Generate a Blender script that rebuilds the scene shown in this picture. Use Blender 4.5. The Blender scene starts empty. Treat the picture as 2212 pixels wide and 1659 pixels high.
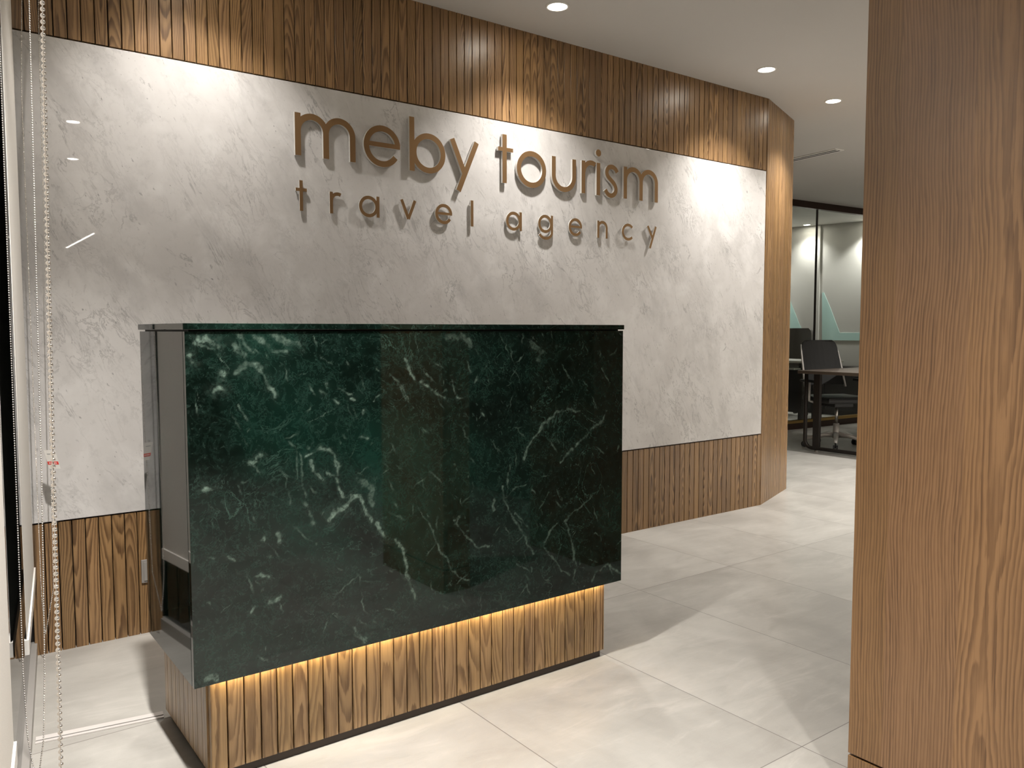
import bpy, bmesh, math, random
import numpy as np
from mathutils import Vector, Matrix

random.seed(7)
SC = bpy.context.scene
COL = SC.collection
PI = math.pi

# ------------------------------------------------------------------ camera
W_PX, F_PX = 2212.0, 1747.9
PITCH, ROLL, YAW = 0.0668, -0.0008, 0.6384
EYE = (0.0, -3.2481, 1.15)
fw = Vector((math.sin(YAW)*math.cos(PITCH), math.cos(YAW)*math.cos(PITCH), -math.sin(PITCH)))
rt = Vector((math.cos(YAW), -math.sin(YAW), 0)); up = rt.cross(fw)
rt2 = rt*math.cos(ROLL) + up*math.sin(ROLL); up2 = up*math.cos(ROLL) - rt*math.sin(ROLL)
cd = bpy.data.cameras.new('camera'); cam = bpy.data.objects.new('camera', cd); COL.objects.link(cam)
cd.sensor_width = 36.0; cd.lens = F_PX/W_PX*36.0; cd.clip_start = 0.02; cd.clip_end = 100
M = Matrix((rt2, up2, -fw)).transposed().to_4x4(); M.translation = Vector(EYE)
cam.matrix_world = M
SC.camera = cam

# ------------------------------------------------------------------ world, exposure
w = bpy.data.worlds.new('night'); SC.world = w; w.use_nodes = True
w.node_tree.nodes['Background'].inputs[0].default_value = (0.02, 0.025, 0.035, 1)
w.node_tree.nodes['Background'].inputs[1].default_value = 0.15
SC.view_settings.view_transform = 'Standard'; SC.view_settings.look = 'None'
SC.view_settings.exposure = 0.93; SC.view_settings.gamma = 1.0; SC.view_settings.use_curve_mapping = False
SC.cycles.use_denoising = True
SC.cycles.max_bounces = 12; SC.cycles.diffuse_bounces = 6; SC.cycles.glossy_bounces = 5
SC.cycles.transparent_max_bounces = 16
SC.cycles.caustics_reflective = False; SC.cycles.caustics_refractive = False
SC.cycles.sample_clamp_indirect = 4.0
LAMP_COL = (1.0, 0.955, 0.91)
H = 2.617                       # ceiling height

# ------------------------------------------------------------------ helpers
def obj(name, bm, mats, parent=None, smooth=False, loc=None, rotz=0.0):
    me = bpy.data.meshes.new(name)
    if isinstance(bm, bmesh.types.BMesh):
        bmesh.ops.recalc_face_normals(bm, faces=bm.faces[:])
        bm.to_mesh(me); bm.free()
    o = bpy.data.objects.new(name, me); COL.objects.link(o)
    for m in (mats if isinstance(mats, (list, tuple)) else [mats]): me.materials.append(m)
    if smooth:
        for p in me.polygons: p.use_smooth = True
    if loc is not None: o.location = loc
    o.rotation_euler = (0, 0, rotz)
    if parent: o.parent = parent
    return o

def tag(o, label=None, cat=None, group=None, kind=None):
    if label: o['label'] = label
    if cat: o['category'] = cat
    if group: o['group'] = group
    if kind: o['kind'] = kind
    return o

def thing(name, label, cat, loc=(0, 0, 0), rotz=0.0, group=None):
    o = bpy.data.objects.new(name, None); COL.objects.link(o)
    o.location = loc; o.rotation_euler = (0, 0, rotz); o.empty_display_size = .1
    return tag(o, label, cat, group)

def dup(root, loc, rotz=None, label=None, group=None):
    r = root.copy(); COL.objects.link(r); r.location = loc
    if rotz is not None: r.rotation_euler = (0, 0, rotz)
    if label: r['label'] = label
    if group: r['group'] = group
    for ch in list(root.children):
        c = ch.copy(); COL.objects.link(c); c.parent = r
        for g in ch.children:
            d = g.copy(); COL.objects.link(d); d.parent = c
    return r

def add_box(bm, x0, x1, y0, y1, z0, z1, mi=0, bev=0.0):
    vs = [bm.verts.new(p) for p in ((x0,y0,z0),(x1,y0,z0),(x1,y1,z0),(x0,y1,z0),(x0,y0,z1),(x1,y0,z1),(x1,y1,z1),(x0,y1,z1))]
    fs = []
    for q in ((0,3,2,1),(4,5,6,7),(0,1,5,4),(1,2,6,5),(2,3,7,6),(3,0,4,7)):
        f = bm.faces.new([vs[i] for i in q]); f.material_index = mi; fs.append(f)
    if bev > 0:
        es = list({e for f in fs for e in f.edges})
        bmesh.ops.bevel(bm, geom=es, offset=bev, segments=2, affect='EDGES', profile=0.6)

def box(x0, x1, y0, y1, z0, z1, bev=0.0):
    bm = bmesh.new(); add_box(bm, x0, x1, y0, y1, z0, z1, 0, bev); return bm

def add_prism(bm, pts, z0, z1, mi=0):
    a = [bm.verts.new((p[0], p[1], z0)) for p in pts]; b = [bm.verts.new((p[0], p[1], z1)) for p in pts]
    n = len(pts)
    for f in (a[::-1], b): bm.faces.new(f).material_index = mi
    for i in range(n): bm.faces.new((a[i], a[(i+1) % n], b[(i+1) % n], b[i])).material_index = mi

def add_tube(bm, pts, r, seg=10, mi=0, cap=True):
    pts = [Vector(p) for p in pts]; rings = []
    rr = r if isinstance(r, (list, tuple)) else [r]*len(pts)
    prev = None
    for i, p in enumerate(pts):
        t = (pts[min(i+1, len(pts)-1)] - pts[max(i-1, 0)]).normalized()
        if prev is None:
            a = Vector((0, 0, 1)) if abs(t.z) < .9 else Vector((1, 0, 0))
            u = t.cross(a).normalized()
        else:
            u = (prev - t*prev.dot(t)).normalized()
        prev = u; v = t.cross(u)
        rings.append([bm.verts.new(p + (u*math.cos(2*PI*k/seg) + v*math.sin(2*PI*k/seg))*rr[i]) for k in range(seg)])
    for a, b in zip(rings, rings[1:]):
        for k in range(seg):
            bm.faces.new((a[k], a[(k+1) % seg], b[(k+1) % seg], b[k])).material_index = mi
    if cap:
        bm.faces.new(rings[0][::-1]).material_index = mi; bm.faces.new(rings[-1]).material_index = mi

def add_lathe(bm, prof, cx=0, cy=0, seg=32, mi=0):
    rings = []
    for r, z in prof:
        rings.append([bm.verts.new((cx + r*math.cos(2*PI*k/seg), cy + r*math.sin(2*PI*k/seg), z)) for k in range(seg)] if r > 1e-6 else [bm.verts.new((cx, cy, z))])
    for a, b in zip(rings, rings[1:]):
        for k in range(seg):
            q = [a[k % len(a)], a[(k+1) % len(a)], b[(k+1) % len(b)], b[k % len(b)]]
            q = list(dict.fromkeys(q))
            if len(q) > 2: bm.faces.new(q).material_index = mi

# ------------------------------------------------------------------ node helper
class NT:
    def __init__(s, name):
        s.m = bpy.data.materials.new(name); s.m.use_nodes = True; s.t = s.m.node_tree; s.t.nodes.clear()
        s.out = s.t.nodes.new('ShaderNodeOutputMaterial')
    def n(s, typ, **kw):
        nd = s.t.nodes.new('ShaderNode'+typ)
        for k, v in kw.items(): setattr(nd, k, v)
        return nd
    def set(s, inp, v):
        if hasattr(v, 'is_linked') or isinstance(v, bpy.types.NodeSocket): s.t.links.new(v, inp)
        else: inp.default_value = v
    def math(s, op, a, b=0.0, c=0.0, clamp=False):
        nd = s.n('Math', operation=op, use_clamp=clamp)
        s.set(nd.inputs[0], a); s.set(nd.inputs[1], b); s.set(nd.inputs[2], c)
        return nd.outputs[0]
    def comb(s, x, y, z):
        nd = s.n('CombineXYZ')
        for i, v in enumerate((x, y, z)): s.set(nd.inputs[i], v)
        return nd.outputs[0]
    def obj(s):
        nd = s.n('TexCoord'); sp = s.n('SeparateXYZ'); s.t.links.new(nd.outputs['Object'], sp.inputs[0])
        return nd.outputs['Object'], sp.outputs[0], sp.outputs[1], sp.outputs[2]
    def noise(s, vec, scale=1.0, detail=4.0, rough=0.5, dist=0.0):
        nd = s.n('TexNoise'); s.set(nd.inputs['Vector'], vec); s.set(nd.inputs['Scale'], scale)
        nd.inputs['Detail'].default_value = detail; nd.inputs['Roughness'].default_value = rough; nd.inputs['Distortion'].default_value = dist
        return nd.outputs[0]
    def ramp(s, v, lo, hi, a=0.0, b=1.0, smooth=True):
        nd = s.n('MapRange', interpolation_type='SMOOTHSTEP' if smooth else 'LINEAR')
        for i, q in enumerate((v, lo, hi, a, b)): s.set(nd.inputs[i], q)
        return nd.outputs[0]
    def mix(s, f, a, b, mode='MIX'):
        nd = s.n('Mix', data_type='RGBA', blend_type=mode)
        s.set(nd.inputs[0], f)
        for i, v in ((6, a), (7, b)):
            if isinstance(v, tuple) and len(v) == 3: v = v + (1,)
            s.set(nd.inputs[i], v)
        return nd.outputs[2]
    def bsdf(s, color, rough=.5, metal=0.0, spec=.5, ior=1.5, bump=None, bstr=.2, bdist=.002, **kw):
        b = s.n('BsdfPrincipled')
        if isinstance(color, tuple) and len(color) == 3: color = color + (1,)
        s.set(b.inputs['Base Color'], color); s.set(b.inputs['Roughness'], rough); s.set(b.inputs['Metallic'], metal)
        s.set(b.inputs['IOR'], ior); s.set(b.inputs['Specular IOR Level'], spec)
        for k, v in kw.items(): s.set(b.inputs[k.replace('_', ' ')], v)
        if bump is not None:
            bp = s.n('Bump'); bp.inputs['Strength'].default_value = bstr; bp.inputs['Distance'].default_value = bdist
            s.t.links.new(bump, bp.inputs['Height']); s.t.links.new(bp.outputs[0], b.inputs['Normal'])
        s.t.links.new(b.outputs[0], s.out.inputs[0])
        return s.m

def plain(name, color, rough=.5, metal=0.0, **kw):
    return NT(name).bsdf(color, rough, metal, **kw)

def painted(name, color, rough=.8, amt=.03):
    t = NT(name); vec, x, y, z = t.obj()
    n = t.noise(vec, 220, 2); l = t.noise(vec, 1.3, 2)
    c = t.mix(t.ramp(l, .3, .7), tuple(q*(1-amt) for q in color), color)
    return t.bsdf(c, rough, bump=n, bstr=.05, bdist=.0005)

def oak(name, axis='x', pitch=.0435, phase=0.0, ring=.0056, light=(.325, .192, .088), dark=(.072, .034, .014),
        spread=.05, rough=.33, contrast=.8, zs=1.0, coat=0.0, seed=0.0, waves=1.0):
    t = NT(name); vec, x, y, z = t.obj()
    u = x if axis == 'x' else y
    k = t.math('FLOOR', t.math('DIVIDE', t.math('SUBTRACT', u, phase), pitch))
    wn = t.n('TexWhiteNoise', noise_dimensions='1D'); t.set(wn.inputs['W'], t.math('ADD', k, .37+seed))
    sp = t.n('SeparateColor'); t.t.links.new(wn.outputs['Color'], sp.inputs[0])
    r1, r2, r3 = sp.outputs[0], sp.outputs[1], sp.outputs[2]
    cen = t.math('ADD', t.math('MULTIPLY', t.math('ADD', k, .5), pitch), phase)
    ul = t.math('ADD', t.math('SUBTRACT', u, cen), t.math('MULTIPLY', t.math('SUBTRACT', r1, .5), spread*2))
    zz = t.math('ADD', t.math('MULTIPLY', z, zs), t.math('MULTIPLY', r2, 37.0))
    # slow wander of the heart line, and the taper that gives cathedral arches
    wander = t.noise(t.comb(t.math('MULTIPLY', r3, 50.0), 0.0, zz), 1.7, 2)
    ul = t.math('ADD', ul, t.math('MULTIPLY', t.math('SUBTRACT', wander, .5), .035*waves))
    tape = t.noise(t.comb(t.math('MULTIPLY', r1, 80.0), 3.0, zz), .9, 1)
    d = t.math('MULTIPLY', t.math('SUBTRACT', tape, .3), .16)
    fld = t.math('SQRT', t.math('ADD', t.math('MULTIPLY', ul, ul), t.math('MULTIPLY', d, d)))
    wob = t.noise(t.comb(t.math('MULTIPLY', u, 60.0), t.math('MULTIPLY', r2, 9.0), t.math('MULTIPLY', zz, 7.0)), 1.0, 3, .6)
    fld = t.math('ADD', fld, t.math('MULTIPLY', t.math('SUBTRACT', wob, .5), .0045*waves))
    ph = t.math('FRACT', t.math('DIVIDE', fld, ring))
    line = t.math('MULTIPLY', t.ramp(ph, .15, .8), t.ramp(ph, 1.0, .86))
    vary = t.noise(t.comb(t.math('MULTIPLY', u, 35.0), k, t.math('MULTIPLY', z, 1.2)), 1.0, 2)
    line = t.math('MULTIPLY', line, t.ramp(vary, .25, .7, .45, 1.0))
    pore = t.noise(t.comb(t.math('MULTIPLY', u, 1100.0), 0.0, t.math('MULTIPLY', z, 22.0)), 1.0, 2)
    pm = t.ramp(pore, .55, .75)
    stk = t.noise(t.comb(t.math('MULTIPLY', u, 260.0), k, t.math('MULTIPLY', z, 3.2)), 1.0, 3, .6)
    stm = t.ramp(stk, .50, .68)
    f = t.math('ADD', t.math('MULTIPLY', line, contrast), t.math('ADD', t.math('MULTIPLY', pm, .20), t.math('MULTIPLY', stm, .30)), clamp=True)
    c = t.mix(f, light, dark)
    tone = t.math('ADD', .82, t.math('MULTIPLY', r3, .32))
    big = t.noise(t.comb(t.math('MULTIPLY', u, 3.0), 0.0, t.math('MULTIPLY', z, 1.0)), 1.0, 2)
    tone = t.math('MULTIPLY', tone, t.ramp(big, .2, .8, .88, 1.1))
    c = t.mix(1.0, c, t.comb(tone, tone, t.math('MULTIPLY', tone, t.math('ADD', .92, t.math('MULTIPLY', r1, .12)))), 'MULTIPLY')
    hgt = t.math('SUBTRACT', 1.0, f)
    return t.bsdf(c, rough, spec=.5, bump=hgt, bstr=.12, bdist=.0006, Coat_Weight=coat, Coat_Roughness=.25)

# ---- stone
def white_marble():
    t = NT('white_marble'); vec, x, y, z = t.obj()
    mp = t.n('Mapping'); t.t.links.new(vec, mp.inputs[0]); mp.inputs['Rotation'].default_value = (0, math.radians(-62), 0)
    sp = t.n('SeparateXYZ'); t.t.links.new(mp.outputs[0], sp.inputs[0])
    a, b = sp.outputs[0], sp.outputs[2]
    n0 = t.noise(vec, 1.1, 5, .6); n1 = t.noise(vec, 5.5, 5, .6, .4)
    c = t.mix(t.ramp(n0, .3, .7), (.57, .548, .525), (.69, .67, .65))
    c = t.mix(t.ramp(n1, .45, .72, 0, .45), c, (.79, .775, .755))
    n3 = t.noise(vec, 19, 6, .68, .3)
    c = t.mix(t.ramp(n3, .52, .72, 0, .42), c, (.47, .455, .44))
    # long thin diagonal veins, broken up
    v1 = t.noise(t.comb(t.math('MULTIPLY', a, .8), 0.0, t.math('MULTIPLY', b, 2.4)), 2.2, 7, .62, .6)
    v1 = t.ramp(t.math('ABSOLUTE', t.math('SUBTRACT', v1, .5)), .012, 0.0)
    v2 = t.noise(t.comb(t.math('MULTIPLY', a, 1.1), 7.0, t.math('MULTIPLY', b, 2.8)), 5.0, 8, .66, .9)
    v2 = t.ramp(t.math('ABSOLUTE', t.math('SUBTRACT', v2, .5)), .022, 0.0)
    br = t.ramp(t.noise(vec, 6.0, 3), .48, .66); br2 = t.ramp(t.noise(vec, 2.3, 3), .42, .66)
    v = t.math('MAXIMUM', t.math('MULTIPLY', v1, t.math('ADD', .15, t.math('MULTIPLY', br, .6))), t.math('MULTIPLY', t.math('MULTIPLY', v2, br2), .65))
    c = t.mix(t.math('MULTIPLY', v, .8), c, (.25, .24, .235))
    # pits: short dark dashes lying along the veins
    p = t.noise(t.comb(t.math('MULTIPLY', a, 1.0), 2.0, t.math('MULTIPLY', b, 2.3)), 26, 3, .55)
    p = t.math('MULTIPLY', t.ramp(p, .655, .73), t.ramp(t.noise(vec, 3.1, 3), .40, .58))
    p2 = t.noise(t.comb(a, 9.0, t.math('MULTIPLY', b, 2.0)), 48, 2, .5)
    p = t.math('MAXIMUM', t.math('MULTIPLY', p, .8), t.math('MULTIPLY', t.ramp(p2, .66, .74), t.ramp(t.noise(vec, 4.3, 3), .44, .60)))
    c = t.mix(t.math('MULTIPLY', p, .62), c, (.16, .155, .155))
    cl = t.noise(t.comb(a, 4.0, t.math('MULTIPLY', b, 2.0)), 3.2, 5, .6)
    c = t.mix(t.ramp(cl, .48, .72, 0, .5), c, (.44, .425, .41))
    return t.bsdf(c, .012, ior=1.45, spec=.5)

def green_marble():
    t = NT('green_marble'); vec, x, y, z = t.obj()
    n0 = t.noise(vec, 3.0, 6, .62, .5); n1 = t.noise(vec, 26, 6, .7, .8); n2 = t.noise(vec, 90, 4, .6, .6)
    c = t.mix(t.ramp(n0, .38, .68), (.0022, .0055, .0038), (.0045, .015, .0105))
    c = t.mix(t.ramp(n1, .5, .72, 0, .7), c, (.011, .026, .020))
    c = t.mix(t.ramp(n2, .58, .74, 0, .5), c, (.035, .062, .05))
    rid = t.noise(vec, 24, 7, .72, .5)
    rid = t.ramp(t.math('ABSOLUTE', t.math('SUBTRACT', rid, .5)), .035, 0.0, 0, .40)
    c = t.mix(t.math('MULTIPLY', rid, t.ramp(n0, .3, .6, .35, 1.0)), c, (.022, .054, .041))
    at = t.n('Attribute'); at.attribute_name = 'cloud'
    at2 = t.n('Attribute'); at2.attribute_name = 'vein'
    cf = t.math('MULTIPLY', at.outputs['Fac'], t.ramp(n1, .25, .75, .35, 1.0))
    c = t.mix(cf, c, (.006, .032, .022))
    # faint natural streaks everywhere
    s = t.noise(vec, 7.0, 8, .62, 1.1)
    s = t.ramp(t.math('ABSOLUTE', t.math('SUBTRACT', s, .5)), .010, 0.0)
    s = t.math('MULTIPLY', s, t.ramp(t.noise(vec, 4.2, 3), .5, .68, 0, .35))
    c = t.mix(s, c, (.10, .19, .15))
    fine = t.noise(vec, 70, 5, .7, 1.0)
    vf = t.math('MULTIPLY', at2.outputs['Fac'], t.ramp(fine, .30, .62, .12, 1.0))
    c = t.mix(vf, c, (.17, .245, .20))
    return t.bsdf(c, .03, ior=1.52, spec=.5)

def floor_mat():
    t = NT('porcelain_floor'); vec, x, y, z = t.obj()
    # 0.613 x 1.2227 m tiles with fine dark joints
    ux = t.math('DIVIDE', t.math('SUBTRACT', x, 1.3200), .6133); uy = t.math('DIVIDE', t.math('ADD', y, 1.9867), 1.2227)
    def joint(u, size):
        fr = t.math('FRACT', t.math('ADD', u, .5))
        return t.ramp(t.math('MULTIPLY', t.math('ABSOLUTE', t.math('SUBTRACT', fr, .5)), size), .0017, .0010)
    j = t.math('MAXIMUM', joint(ux, .6133), joint(uy, 1.2227))
    ix = t.math('FLOOR', ux); iy = t.math('FLOOR', uy)
    wn = t.n('TexWhiteNoise', noise_dimensions='2D'); t.set(wn.inputs['Vector'], t.comb(ix, iy, 0.0))
    r = wn.outputs['Value']
    off = t.comb(t.math('ADD', x, t.math('MULTIPLY', r, 31.0)), t.math('ADD', y, t.math('MULTIPLY', r, 17.0)), 0.0)
    st = t.n('Mapping'); t.t.links.new(off, st.inputs[0]); st.inputs['Rotation'].default_value = (0, 0, math.radians(24)); st.inputs['Scale'].default_value = (1.0, 3.6, 1)
    n0 = t.noise(off, 1.7, 5, .6, .6); n1 = t.noise(st.outputs[0], 3.2, 7, .68, .5); n2 = t.noise(off, 300, 2, .6)
    c = t.mix(t.ramp(n0, .3, .72), (.31, .298, .272), (.42, .406, .372))
    c = t.mix(t.ramp(n1, .5, .74, 0, .5), c, (.50, .48, .44))
    c = t.mix(t.ramp(n1, .5, .28, 0, .35), c, (.25, .237, .212))
    c = t.mix(t.ramp(n2, .5, .8, 0, .15), c, (.5, .49, .46))
    tn = t.math('ADD', .96, t.math('MULTIPLY', r, .07))
    c = t.mix(1.0, c, t.comb(tn, tn, tn), 'MULTIPLY')
    c = t.mix(t.math('MULTIPLY', j, .8), c, (.10, .09, .08))
    rg = t.math('ADD', .26, t.math('MULTIPLY', n0, .14))
    return t.bsdf(c, rg, ior=1.45, bump=t.math('SUBTRACT', t.math('MULTIPLY', n1, .15), j), bstr=.15, bdist=.001)

def glass_mat(name, tint=(1, 1, 1), ior=1.5, rough=0.0):
    t = NT(name)
    tr = t.n('BsdfTransparent'); tr.inputs[0].default_value = tint + (1,)
    gl = t.n('BsdfGlossy'); gl.inputs['Roughness'].default_value = rough
    fr = t.n('Fresnel'); fr.inputs[0].default_value = ior
    ge = t.n('NewGeometry'); fo = t.math('MULTIPLY', fr.outputs[0], t.math('SUBTRACT', 1.0, ge.outputs['Backfacing']))
    mx = t.n('MixShader'); t.t.links.new(fo, mx.inputs[0]); t.t.links.new(tr.outputs[0], mx.inputs[1]); t.t.links.new(gl.outputs[0], mx.inputs[2])
    t.t.links.new(mx.outputs[0], t.out.inputs[0]); return t.m

def emit(name, color, strength):
    t = NT(name); e = t.n('Emission'); e.inputs[0].default_value = color + (1,); e.inputs[1].default_value = strength
    t.t.links.new(e.outputs[0], t.out.inputs[0]); return t.m

def fabric_mat(name, color, scale=900, rough=.85):
    t = NT(name); vec, x, y, z = t.obj()
    n = t.noise(vec, scale, 2); l = t.noise(vec, 3, 3)
    c = t.mix(t.ramp(n, .35, .65), tuple(q*.85 for q in color), color)
    return t.bsdf(c, rough, bump=n, bstr=.2, bdist=.0005)

def grille_mesh_mat():
    t = NT('chair_mesh'); vec, x, y, z = t.obj()
    a = t.math('SINE', t.math('MULTIPLY', x, 1500.0)); b = t.math('SINE', t.math('MULTIPLY', z, 1500.0))
    return t.bsdf(t.mix(t.ramp(t.math('MULTIPLY', a, b), -.5, .5), (.006, .006, .006), (.016, .016, .014)), .7)

PH = 3.2222-.0435*80
M_OAK = oak('oak_cladding', phase=PH)
M_OAK_C = oak('oak_chamfer', phase=0.0, seed=5.0)
M_OAK_D = oak('oak_desk_front', phase=.612-.0435*20, ring=.0078, light=(.40, .262, .135), dark=(.13, .070, .031), spread=.024, seed=9.0, waves=2.2)
M_OAK_DS = oak('oak_desk_side', axis='y', phase=-1.2, ring=.0070, light=(.40, .262, .135), dark=(.13, .070, .031), spread=.04, seed=3.0)
M_OAK_P = oak('oak_pillar', axis='y', pitch=.163, phase=-2.4345, ring=.0072, light=(.235, .130, .060), dark=(.066, .030, .011), spread=.16, rough=.42, seed=2.0, waves=2.6, zs=.7, contrast=.62)
M_OAK_PX = oak('oak_pillar_side', axis='x', pitch=.163, phase=1.822, ring=.0072, light=(.235, .130, .060), dark=(.066, .030, .011), spread=.16, rough=.42, seed=4.0, waves=2.6, zs=.7, contrast=.62)
M_MARBLE = white_marble(); M_GREEN = green_marble(); M_FLOOR = floor_mat()
M_CEIL = painted('ceiling_paint', (.56, .54, .51)); M_WALL = painted('wall_paint', (.66, .64, .60)); M_DARKWALL = painted('dark_wall_paint', (.10, .09, .08))
M_NIGHT = painted('night_facade', (.006, .006, .006)); M_BLACK = plain('black_gap', (.008, .006, .005), .6)
M_KICK = plain('dark_kick_board', (.03, .018, .012), .45)
M_GLASS = glass_mat('clear_glass', (.93, .96, .94)); M_GLASS_D = glass_mat('facade_glass', (.55, .57, .57))
M_ALU = plain('brushed_aluminium', (.62, .60, .57), .28, 1.0); M_ALU_D = plain('bronze_aluminium', (.045, .026, .018), .4, .6)
M_TRACK = plain('anodised_track', (.60, .57, .54), .35, .2)
M_GREYFR = plain('grey_window_frame', (.27, .255, .235), .4)
M_WHITE = plain('white_plastic', (.72, .70, .66), .35); M_BLIND = fabric_mat('blind_fabric', (.70, .665, .61))
M_CHROME = plain('nickel_bead', (.80, .76, .71), .22, .8)
M_BRONZE = plain('brushed_bronze', (.37, .225, .11), .36, .75); M_EDGE = plain('polished_letter_edge', (.78, .76, .72), .22, .35)
M_LED = emit('warm_led', (1.0, .76, .40), 46.0)
M_LENS = emit('lamp_lens', (1.0, .93, .80), 42.0); M_TUBE = emit('linear_lamp', (1.0, .95, .86), 30.0)
M_TRIM = plain('lamp_trim', (.78, .76, .72), .4)
M_BLKPL = plain('black_plastic', (.012, .012, .012), .45); M_MESH = grille_mesh_mat(); M_SILVER = plain('silver_plastic', (.52, .50, .47), .35, .3)
M_TABLE = plain('dark_table_top', (.10, .078, .062), .4); M_STEEL = plain('dark_steel', (.04, .034, .03), .4, .5)
M_GREYFAB = fabric_mat('grey_upholstery', (.11, .10, .09)); M_CYAN = plain('pale_cyan_film', (.62, .88, .85), .3)
M_BRASS = plain('brass_rail', (.42, .28, .10), .3, 1.0); M_OFFWALL = painted('office_wall_paint', (.66, .64, .61))
M_RED = plain('red_print', (.65, .06, .05), .5); M_GREYINK = plain('grey_print', (.35, .35, .35), .5)

# ================================================================== SETTING
tag(obj('floor', box(-4, 13, -14.2, 6, -.1, 0), M_FLOOR), kind='structure')
tag(obj('ceiling', box(-4, 13, -14.2, 6, H, H+.1), M_CEIL), kind='structure')

XM0, XM1, XC = .306, 4.432, 4.447
ZB, ZT = .473, 2.160
C2 = (5.046, .224)
# back wall body
bm = bmesh.new()
add_prism(bm, [(XM0-.01, .022), (XC+.002, .022), (C2[0]-.004, C2[1]+.021), (C2[0]-.004, 2.6), (C2[0]-.1, 2.6), (C2[0]-.12, .35), (XM0-.01, .35)], 0, H)
wall_back = tag(obj('wall_back', bm, M_BLACK), kind='structure')

def cladding(name, x0, x1, z0, z1, mat, phase, parent, gap=.0036, pitch=.0435, loc=None, rotz=0, depth=.022):
    bm = bmesh.new(); k = math.floor((x0-phase)/pitch)
    while True:
        a = max(x0, phase + k*pitch + gap/2); b = min(x1, phase + (k+1)*pitch - gap/2)
        if a >= x1: break
        if b - a > .002:
            c = .0012
            pts = [(a, depth), (a, c), (a+c, 0), (b-c, 0), (b, c), (b, depth)] if b-a > .005 else [(a, depth), (a, 0), (b, 0), (b, depth)]
            add_prism(bm, pts, z0, z1)
        k += 1
    return obj(name, bm, mat, parent, loc=loc, rotz=rotz)

cladding('upper_oak_cladding', XM0, XM1, ZT+.006, H, M_OAK, PH, wall_back)
cladding('lower_oak_cladding', XM0, XM1, 0, ZB-.006, M_OAK, PH, wall_back)
cladding('edge_oak_cladding', XM1+.003, XC, 0, H, M_OAK, PH, wall_back)
obj('marble_panel', box(XM0, XM1, -.002, .0215, ZB, ZT, .001), M_MARBLE, wall_back)
cl = math.hypot(C2[0]-XC, C2[1]); ca = math.atan2(C2[1], C2[0]-XC)
cladding('corner_oak_cladding', 0, cl, 0, H, M_OAK_C, 0, wall_back, loc=(XC, 0, 0), rotz=ca)
obj('end_oak_panel', box(C2[0]-.003, C2[0]+.004, C2[1]+.001, 2.6, 0, H), M_OAK_DS, wall_back)

# glazed facade on the left: frame line x = .3165 + .128 y
fx = lambda y, o=0.0: .3165 + .128*y + o
FA = math.atan2(1, .128)
def along(y0, y1, o0, o1, z0, z1, bm=None):
    b = bm or bmesh.new()
    add_prism(b, [(fx(y0, o0), y0), (fx(y0, o1), y0), (fx(y1, o1), y1), (fx(y1, o0), y1)], z0, z1)
    return b
win = tag(obj('window_1', along(-14, 0.02, -.07, 0, 0, .045), M_GREYFR), kind='structure')
obj('glass_pane', along(-14, 0.02, -.024, -.018, .045, 2.56), M_GLASS_D, win)
obj('window_frame', along(-14, 0.02, -.07, 0, 2.56, H), M_GREYFR, win)
for ym in (-1.62, -3.9, -6.6, -9.3, -12.0):
    obj('mullion', along(ym-.025, ym+.025, -.07, -.025, .045, 2.56), M_GREYFR, win)
# what stands outside in the dark
bm = bmesh.new(); add_box(bm, -4, .29, .22, .4, 0, H)
tag(obj('wall_outside', bm, M_NIGHT), kind='structure')
tag(obj('wall_outside_left', box(-4.1, -4, -14.2, .4, 0, H), M_NIGHT), kind='structure')
tag(obj('wall_rear', box(-4, 13, -14.3, -14.2, 0, H), M_DARKWALL), kind='structure')
tag(obj('wall_right', box(3.3, 3.4, -14.2, -2.6, 0, H), M_DARKWALL), kind='structure')
tag(obj('wall_office_right', box(3.4, 13, -2.75, -2.6, 0, H), M_WALL), kind='structure')
tag(obj('wall_far', box(12.9, 13, -2.6, 6, 0, H), M_WALL), kind='structure')

# office wall behind the glass: from A through B
A = Vector((10.263, 3.831)); B = Vector((10.438, 2.955)); dv = (B-A).normalized(); nv = Vector((-dv.y, dv.x))   # nv points away from camera side?
if nv.x < 0: nv = -nv
def wp(s, off): return A + dv*s + nv*off
def wallbox(bm, s0, s1, o0, o1, z0, z1):
    add_prism(bm, [tuple(wp(s0, o0)), tuple(wp(s1, o0)), tuple(wp(s1, o1)), tuple(wp(s0, o1))], z0, z1)
bm = bmesh.new(); wallbox(bm, -2.0, 3.6, 0, .1, 0, H)
wo = tag(obj('wall_office', bm, M_OFFWALL), kind='structure')
def film(pts):
    b = bmesh.new()
    a = [b.verts.new((*wp(s, -.001), z)) for s, z in pts]; c = [b.verts.new((*wp(s, -.006), z)) for s, z in pts]
    b.faces.new(a); b.faces.new(c[::-1]); n = len(pts)
    for i in range(n): b.faces.new((a[i], c[i], c[(i+1) % n], a[(i+1) % n]))
    return b
tag(obj('wall_graphic', film([(-.5, 2.2), (-.25, 2.2), (.162, 1.23), (.196, 1.17), (.196, .962), (-.5, .962)]), M_CYAN),
    'pale cyan slanted shape on the office wall, left one behind the high-backed chair', 'wall graphic')
tag(obj('wall_graphic', film([(.479, 1.672), (.505, 1.671), (.608, 1.435), (.739, 1.105), (1.6, 1.105), (1.6, 1.0), (.495, 1.0)]), M_CYAN),
    'pale cyan sail shape on the office wall with a long foot to the right', 'wall graphic')
bm = bmesh.new(); wallbox(bm, .375, .445, -.03, -.0, 0, H-.001)
obj('pilaster', bm, M_OFFWALL, wo)
# left office wall that closes the glazed room
tag(obj('wall_office_back', box(4.9, 10.4, 5.4, 5.5, 0, H), M_OFFWALL), kind='structure')

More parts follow.
